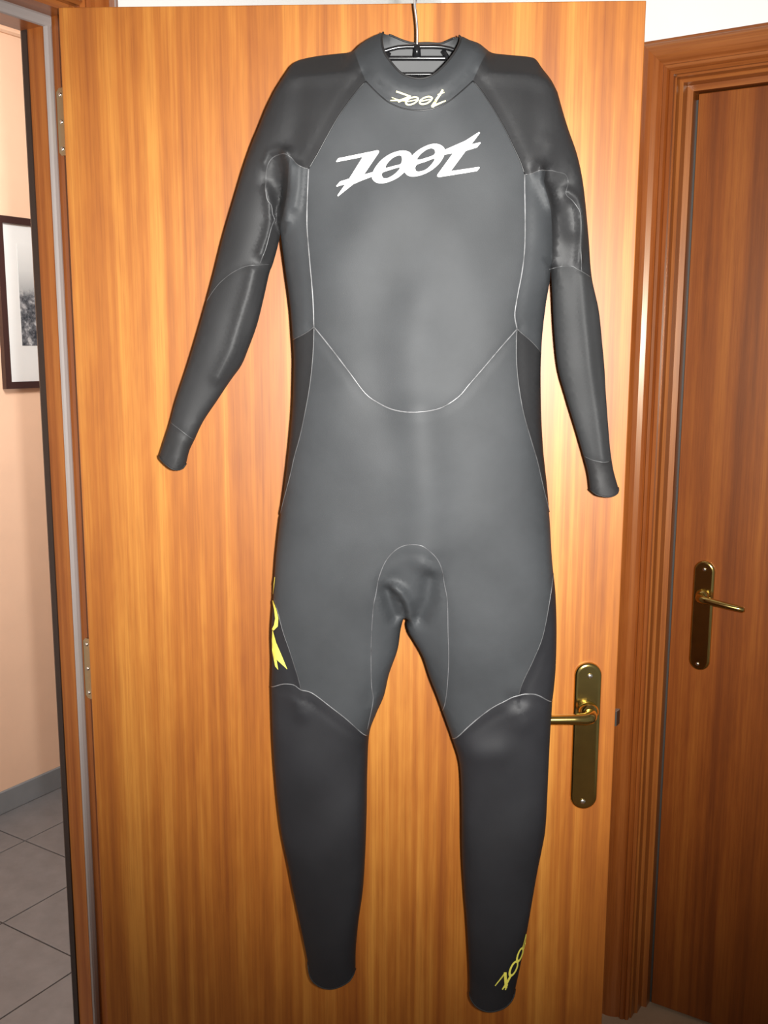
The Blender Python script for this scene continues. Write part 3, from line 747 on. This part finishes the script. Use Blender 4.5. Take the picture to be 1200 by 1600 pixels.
# flood fill panels
emap = {}
for i, f in enumerate(Fc):
    for a, b in ((f[0], f[1]), (f[1], f[2]), (f[2], f[0])): emap.setdefault((min(a, b), max(a, b)), []).append(i)
comp = -np.ones(len(Fc), int); nc = 0
for i in range(len(Fc)):
    if comp[i] >= 0: continue
    st = [i]; comp[i] = nc
    while st:
        k = st.pop(); f = Fc[k]
        for a, b in ((f[0], f[1]), (f[1], f[2]), (f[2], f[0])):
            e = (min(a, b), max(a, b))
            if e in con: continue
            for j in emap[e]:
                if comp[j] < 0: comp[j] = nc; st.append(j)
    nc += 1
CEN = np.array([V[list(f)].mean(0) for f in Fc])
SEEDS = [  # name, pixel, material, label
 ('collar', (620,145), 'neo', None), ('chest_panel', (650,400), 'neo', None),
 ('upper_sleeve', (500,170), 'neo_sleeve', 'dark upper sleeve'), ('upper_sleeve', (830,170), 'neo_sleeve', 'dark upper sleeve'),
 ('underarm_panel', (465,400), 'neo', None), ('underarm_panel', (838,420), 'neo', None),
 ('underarm_gusset', (436,275), 'neo_sleeve', None), ('underarm_gusset', (880,380), 'neo_sleeve', None),
 ('forearm_panel', (345,520), 'neo_fore', 'lighter grey forearm panel'), ('forearm_panel', (895,520), 'neo_fore', 'lighter grey forearm panel'),
 ('cuff', (278,700), 'neo_cuff', None), ('cuff', (940,750), 'neo_cuff', None),
 ('flank_panel', (472,590), 'neo_side', 'darker flank panel'), ('flank_panel', (830,600), 'neo_side', 'darker flank panel'),
 ('body_panel', (650,740), 'neo', None), ('crotch_gusset', (655,890), 'neo', None),
 ('thigh_side_panel', (434,1040), 'neo_leg', None), ('thigh_side_panel', (856,1040), 'neo_leg', None),
 ('lower_leg', (500,1300), 'neo_leg', 'darker lower leg panel'), ('lower_leg', (785,1300), 'neo_leg', 'darker lower leg panel'),
]
seed_uv = surf_uv([s[1] for s in SEEDS])
owner = {}
for si, q in enumerate(seed_uv):
    c = comp[np.argmin(((CEN-q)**2).sum(1))]
    if c in owner: print('seed clash', SEEDS[si][0], SEEDS[owner[c]][0])
    owner.setdefault(c, si)
sizes = np.bincount(comp, minlength=nc)
for c in range(nc):
    if c in owner: continue
    # unnamed scrap: give it to the neighbour with the longest shared border
    cnt = {}
    for e, fs in emap.items():
        if len(fs) == 2:
            a, b = comp[fs[0]], comp[fs[1]]
            if a != b and c in (a, b):
                o = b if a == c else a
                if o in owner: cnt[o] = cnt.get(o, 0)+1
    if sizes[c] > 60: print('scrap', c, sizes[c], CEN[comp == c].mean(0))
    owner[c] = owner[max(cnt, key=cnt.get)] if cnt else 0
su, sv = uv(655, 1000)
suit = empty('wetsuit', XYZ(su, uv(517,1533)[1], W0), 'long black neoprene wetsuit hanging in front of the open wooden door', 'wetsuit')
def submesh(name, P3, NV, faces, mat, parent):
    ids = sorted({i for f in faces for i in f}); mp = {i: k for k, i in enumerate(ids)}
    me = bpy.data.meshes.new(name)
    me.from_pydata([tuple(P3[i]) for i in ids], [], [tuple(mp[i] for i in f) for f in faces]); me.update()
    o = link(name, me, mat, parent, True)
    me.normals_split_custom_set_from_vertices([tuple(NV[i]) for i in ids])
    return o
fown = np.array([owner[c] for c in comp])
PARTS = {}
for si, (nm, px, mt, lb) in enumerate(SEEDS):
    fs = [Fc[i] for i in np.nonzero(fown == si)[0]]
    if not fs: continue
    o = submesh(nm, P3, NV, fs, M[mt], suit); PARTS[si] = o
    if lb: o['label'] = lb
# back half
Vb, Fb, _ = triangulate(out_back, {}, 0.010)
Fb = orient(Vb, Fb, True); Zb = back_z(Vb)
Pb = np.array([XYZ(u, v, W0+z)[:] for (u, v), z in zip(Vb, Zb)])
submesh('back_panel', Pb, vnormals(Pb, Fb), Fb, M['neo_back'], suit)

# seam threads lying on the surface
def on_surface(q, off):
    z = front_z(q); e = 0.002
    zu = (front_z(q+[e, 0])-front_z(q-[e, 0]))/(2*e); zv = (front_z(q+[0, e])-front_z(q-[0, e]))/(2*e)
    nr = np.stack([-zu, -zv, np.ones(len(q))], 1); nr /= np.linalg.norm(nr, axis=1)[:, None]
    return [XYZ(u+n[0]*off, v+n[1]*off, W0+zz+n[2]*off) for (u, v), zz, n in zip(q, z, nr)]
def thread(nm, r, mat, pxs=None):
    q = seam_uv[nm] if pxs is None else np.array(catmull(surf_uv(pxs), 0.004))
    q = q[inside(out_front, q)]
    if len(q) < 3: return
    bm = bmesh.new(); tube(bm, on_surface(q, -r*0.25), r, 6)
    bm_obj('seam', bm, mat, suit, True)
for nm, r, mt in (('waist', .0010, 'thread'), ('side_l', .0010, 'thread'), ('side_r', .0010, 'thread'), ('raglan_l', .0009, 'thread_shade'), ('raglan_r', .0009, 'thread_shade'),
                  ('gusset', .0007, 'thread_m'), ('knee_l', .0008, 'thread'), ('knee_r', .0009, 'thread'), ('flank_l', .0008, 'thread_d'), ('flank_r', .0008, 'thread_d'),
                  ('thigh_l', .0006, 'thread_d'), ('thigh_r', .0007, 'thread_d'), ('armpit_l', .0008, 'thread_d'), ('armpit_r', .0008, 'thread_d'),
                  ('collar_b', .0009, 'thread_shade'), ('lat_l', .0006, 'thread_d'), ('lat_r', .0006, 'thread_d'), ('cuff_l', .0006, 'thread_d'), ('cuff_r', .0006, 'thread_d'),
                  ('fore_l', .0006, 'thread_d'), ('fore_r', .0006, 'thread_d')):
    thread(nm, r, M[mt])
# bound edge of the neck opening and hems
def binding(name, run, r, mat, fn, wv_off=0.0):
    q = np.array(catmull(run if isinstance(run, np.ndarray) else to_uv(run), 0.004)); q = q[1:-1] if 'neck' in name else q; z = fn(q)
    bm = bmesh.new(); tube(bm, [XYZ(u, v, W0+zz+wv_off) for (u, v), zz in zip(q, z)], r, 8)
    bm_obj(name, bm, mat, suit, True)
binding('neck_binding', neck_f, 0.0015, M['neo_cuff'], front_z)
binding('neck_binding', neck_b_uv, 0.0014, M['neo_cuff'], lambda q: back_z(q))
for h in (cuff_l, cuff_r, hem_l, hem_r): binding('hem', h, 0.0012, M['neo_cuff'], front_z)

# printed marks, laid on the surface
def patch(outline_px, holes=(), dens=0.004, off=0.0007):
    """filled outline (pixels) draped on the suit -> list of 3D verts, faces"""
    loops = [np.array(outline_px, float)]+[np.array(h, float) for h in holes]
    verts, edges = [], []
    for lp in loops:
        q = []
        for a, b in zip(lp, np.roll(lp, -1, 0)):
            n = max(1, int(np.linalg.norm(b-a)/3.0))
            q += [a+(b-a)*k/n for k in range(n)]
        s = len(verts); verts += q; edges += [(s+i, s+(i+1) % len(q)) for i in range(len(q))]
    lo_, hi_ = loops[0].min(0), loops[0].max(0)
    g = np.array([(x, y) for x in np.arange(lo_[0]+1.5, hi_[0], 3.5) for y in np.arange(lo_[1]+1.5, hi_[1], 3.5)])
    if len(g):
        k = inside(loops[0], g)
        for h in loops[1:]: k &= ~inside(h, g)
        verts = list(verts)+list(g[k])
    r = delaunay_2d_cdt([Vector(v) for v in verts], edges, [], 0, 1e-5)
    Vp = np.array([(v.x, v.y) for v in r[0]]); Ft = [tuple(f) for f in r[2]]
    C = np.array([Vp[list(f)].mean(0) for f in Ft]); k = inside(loops[0], C)
    for h in loops[1:]: k &= ~inside(h, C)
    Ft = [f for f, t in zip(Ft, k) if t]
    q = surf_uv(Vp)
    Ft = orient(q, Ft)
    return on_surface(q, off), Ft
def print_obj(name, polys, mat, label, off=0.0007):
    vs, fs = [], []
    for i, pl in enumerate(polys):
        v, f = patch(pl[0], pl[1] if len(pl) > 1 else (), off=off+0.00005*i)
        s = len(vs); vs += [tuple(p) for p in v]; fs += [tuple(k+s for k in t) for t in f]
    me = bpy.data.meshes.new(name); me.from_pydata(vs, [], fs); me.update()
    o = link(name, me, mat, suit, True)
    o['label'] = label
    return o
def T(pts, ox, oy, s): return [(ox+x/s, oy+y/s) for x, y in pts]
def stroke(pts, wid):
    pts = [np.array(p, float) for p in pts]; L_, R_ = [], []
    wl = wid if isinstance(wid, (list, tuple)) else [wid]*len(pts)
    for i, p in enumerate(pts):
        t = pts[min(i+1, len(pts)-1)]-pts[max(i-1, 0)]; t /= np.linalg.norm(t)+1e-9; n = np.array([-t[1], t[0]])*wl[i]/2
        L_.append(tuple(p+n)); R_.append(tuple(p-n))
    return L_+R_[::-1]
def ell(cx, cy, a, b, ang, n=26):
    c, s = math.cos(ang), math.sin(ang)
    return [(cx+a*math.cos(t)*c-b*math.sin(t)*s, cy+a*math.cos(t)*s+b*math.sin(t)*c) for t in np.linspace(0, 2*math.pi, n, endpoint=False)]
def smooth_closed(p, step=12):
    q = catmull(p[-2:]+p+p[:3], step); 
    # keep only the part between the first and (repeated) first point
    P0 = np.array(p[0]); d = np.linalg.norm(q-P0, axis=1); i0 = np.argmin(d[:len(q)//2]); i1 = len(q)//2+np.argmin(d[len(q)//2:])
    return [tuple(x) for x in q[i0:i1]]
c6 = lambda p: T(p, 510, 190, 4.6154)
zed = [(70,289),(86,265),(366,208),(378,210),(380,220),(374,232),(272,382),(338,364),(330,398),(260,424),(195,452),(85,540),(80,532),(137,452),(75,470),(72,464),(100,432),(165,412),(262,256),(76,292)]
o1 = smooth_closed([(328,395),(337,422),(362,441),(400,446),(450,436),(520,402),(580,345),(610,292),(616,248),(600,222),(560,210),(510,216),(450,240),(390,285),(345,345)])
o1u = smooth_closed([(428,334),(440,302),(478,264),(518,246),(540,250),(545,272),(536,306),(480,322)])
o1d = smooth_closed([(402,372),(440,356),(528,332),(505,368),(460,400),(424,411),(404,400)])
o2 = smooth_closed([(563,350),(570,374),(592,392),(630,398),(690,385),(760,350),(820,295),(850,242),(855,208),(840,180),(800,162),(750,165),(690,190),(640,225),(600,270)])
o2u = smooth_closed([(654,276),(680,236),(725,202),(762,194),(782,208),(778,238),(715,264)])
o2d = smooth_closed([(640,340),(652,312),(710,292),(778,268),(764,302),(718,346),(668,362),(645,356)])
tee = [(845,208),(1000,140),(1100,76),(1108,82),(1045,165),(1108,150),(1112,156),(1085,188),(1005,212),(897,358),(1100,328),(1106,334),(1085,358),(812,402),(798,396),(800,384),(912,230),(845,240)]
print_obj('chest_logo', [(c6(zed),), (c6(o1), [c6(o1u), c6(o1d)]), (c6(o2), [c6(o2u), c6(o2d)]), (c6(tee),)], M['print_w'], 'white ZOOT lettering across the chest')
c5 = lambda p: T(p, 560, 30, 6.0)
def ring_poly(cx, cy, a, b, ang, th): return (ell(cx, cy, a, b, ang), [ell(cx, cy, a-th, b-th*0.8, ang)])
pc = [(c5(stroke([(356,676),(430,702),(492,724)], 15)),), (c5(stroke([(488,722),(372,776)], 22)),), (c5(stroke([(300,764),(460,764)], [10, 18])),), (c5(stroke([(312,736),(380,764)], [6, 14])),)]
for cx, cy in ((503, 766), (632, 762)):
    r_ = ring_poly(cx, cy, 70, 38, -0.42, 17); pc.append((c5(r_[0]), [c5(r_[1][0])])); pc.append((c5(stroke([(cx-50, cy+10), (cx+50, cy-10)], 12)),))
pc += [(c5(stroke([(790,660),(692,824)], [18, 30])),), (c5(stroke([(742,708),(804,684)], [14, 8])),), (c5(stroke([(686,822),(818,766)], [20, 10])),)]
print_obj('collar_logo', pc, M['print_c'], 'pale yellow ZOOT lettering on the front of the collar', 0.0009)
ca = lambda p: T(p, 750, 1440, 11.43)
pa = [(ca(stroke([(268,1142),(455,905)], [16, 30])),), (ca(stroke([(448,900),(462,1180)], [50, 46])),), (ca(stroke([(395,1208),(470,1100),(540,970)], [20, 40, 34])),),
      (ca(stroke([(450,1215),(480,1110)], [18, 40])),)]
r_ = (ell(592, 835, 158, 62, -1.15), [ell(598, 830, 112, 34, -1.15)]); pa.append((ca(r_[0]), [ca(r_[1][0])]))
r_ = (ell(704, 590, 150, 46, -1.22), [ell(708, 582, 100, 22, -1.25)]); pa.append((ca(r_[0]), [ca(r_[1][0])]))
pa.append((ca(stroke([(762,480),(790,360),(815,215)], [44, 34, 12])),))
print_obj('ankle_logo', pa, M['print_y'], 'yellow ZOOT lettering up the outside of the ankle')
ct = lambda p: T(p, 400, 850, 6.4)
pt = [(ct(stroke([(172,565),(196,650),(212,745),(203,815),(172,858)], [10, 22, 32, 40, 22])),), (ct([(170,850),(205,985),(262,1120),(315,1252),(210,1155),(226,1258),(196,1222),(168,1080),(164,960)]),),
      (ct(stroke([(176,500),(184,420),(194,330)], [4, 10, 5])),)]
print_obj('thigh_logo', pt, M['print_y'], 'yellow lettering wrapping round the side of the thigh')

# ------------------------------------------------------------------ hanger
ht = uv(650, 72)
hg = empty('clothes_hanger', XYZ(ht[0], ht[1], W0), 'black plastic hanger with a bright wire hook, inside the wetsuit collar', 'hanger')
def hp(px, py, wv): 
    q = uv(px, py, wv); return XYZ(q[0], q[1], wv)
WH = W0-0.004
bm = bmesh.new()
hook = [hp(651.5, 74, WH), hp(652, 55, WH), hp(651.5, 38, WH), hp(649.5, 20, WH), hp(648, 5, WH)]
top = hook[-1]; u0 = (top-D.o).dot(ex); v0_ = top.z
for k in range(1, 13):
    t = math.pi*k/12; rr = (WH+0.052)/2
    hook.append(XYZ(u0, max(v0_, DOOR_TOP+0.004)+rr*0.55*math.sin(t), WH-rr+rr*math.cos(t)))
hook.append(XYZ(u0, DOOR_TOP-0.02, -0.052))
tube(bm, [Vector(p) for p in catmull([tuple(p) for p in hook], 0.006)], 0.0016, 8)
bm_obj('hook', bm, M['chrome'], hg, True)
bm = bmesh.new(); tube(bm, [hp(651.5, 70, WH), hp(651.5, 74, WH), hp(651.5, 90, WH)], [0.0035, 0.0048, 0.0055], 12); bm_obj('neck', bm, M['hanger'], hg, True)
def rail(name, pts, r):
    bm = bmesh.new(); tube(bm, [Vector(p) for p in catmull([tuple(hp(x, y, ww)) for x, y, ww in pts], 0.012)], r, 12); bm_obj(name, bm, M['hanger'], hg, True)
rail('shoulder_arm', [(505,112,WH),(560,96,WH),(595,82,WH),(622,74,WH),(651,73,WH),(690,73.5,WH),(715,80,WH),(760,96,WH),(805,112,WH)], 0.0028)
rail('rail', [(585,91,WH-0.004),(651,91,WH-0.004),(730,91,WH-0.004)], 0.0030)
rail('rail', [(600,116,WH-0.004),(655,116,WH-0.004),(720,116,WH-0.004)], 0.0026)
rail('rail', [(600,123.5,WH-0.002),(655,123.5,WH-0.002),(720,123.5,WH-0.002)], 0.0030)
rail('strut', [(608,82,WH-0.002),(604,90,WH-0.002),(601,118,WH-0.002)], 0.0032)
rail('strut', [(692,79,WH-0.002),(698,88,WH-0.002),(706,118,WH-0.002)], 0.0032)
print('verts', len(V), 'faces', len(Fc), 'comps', nc)
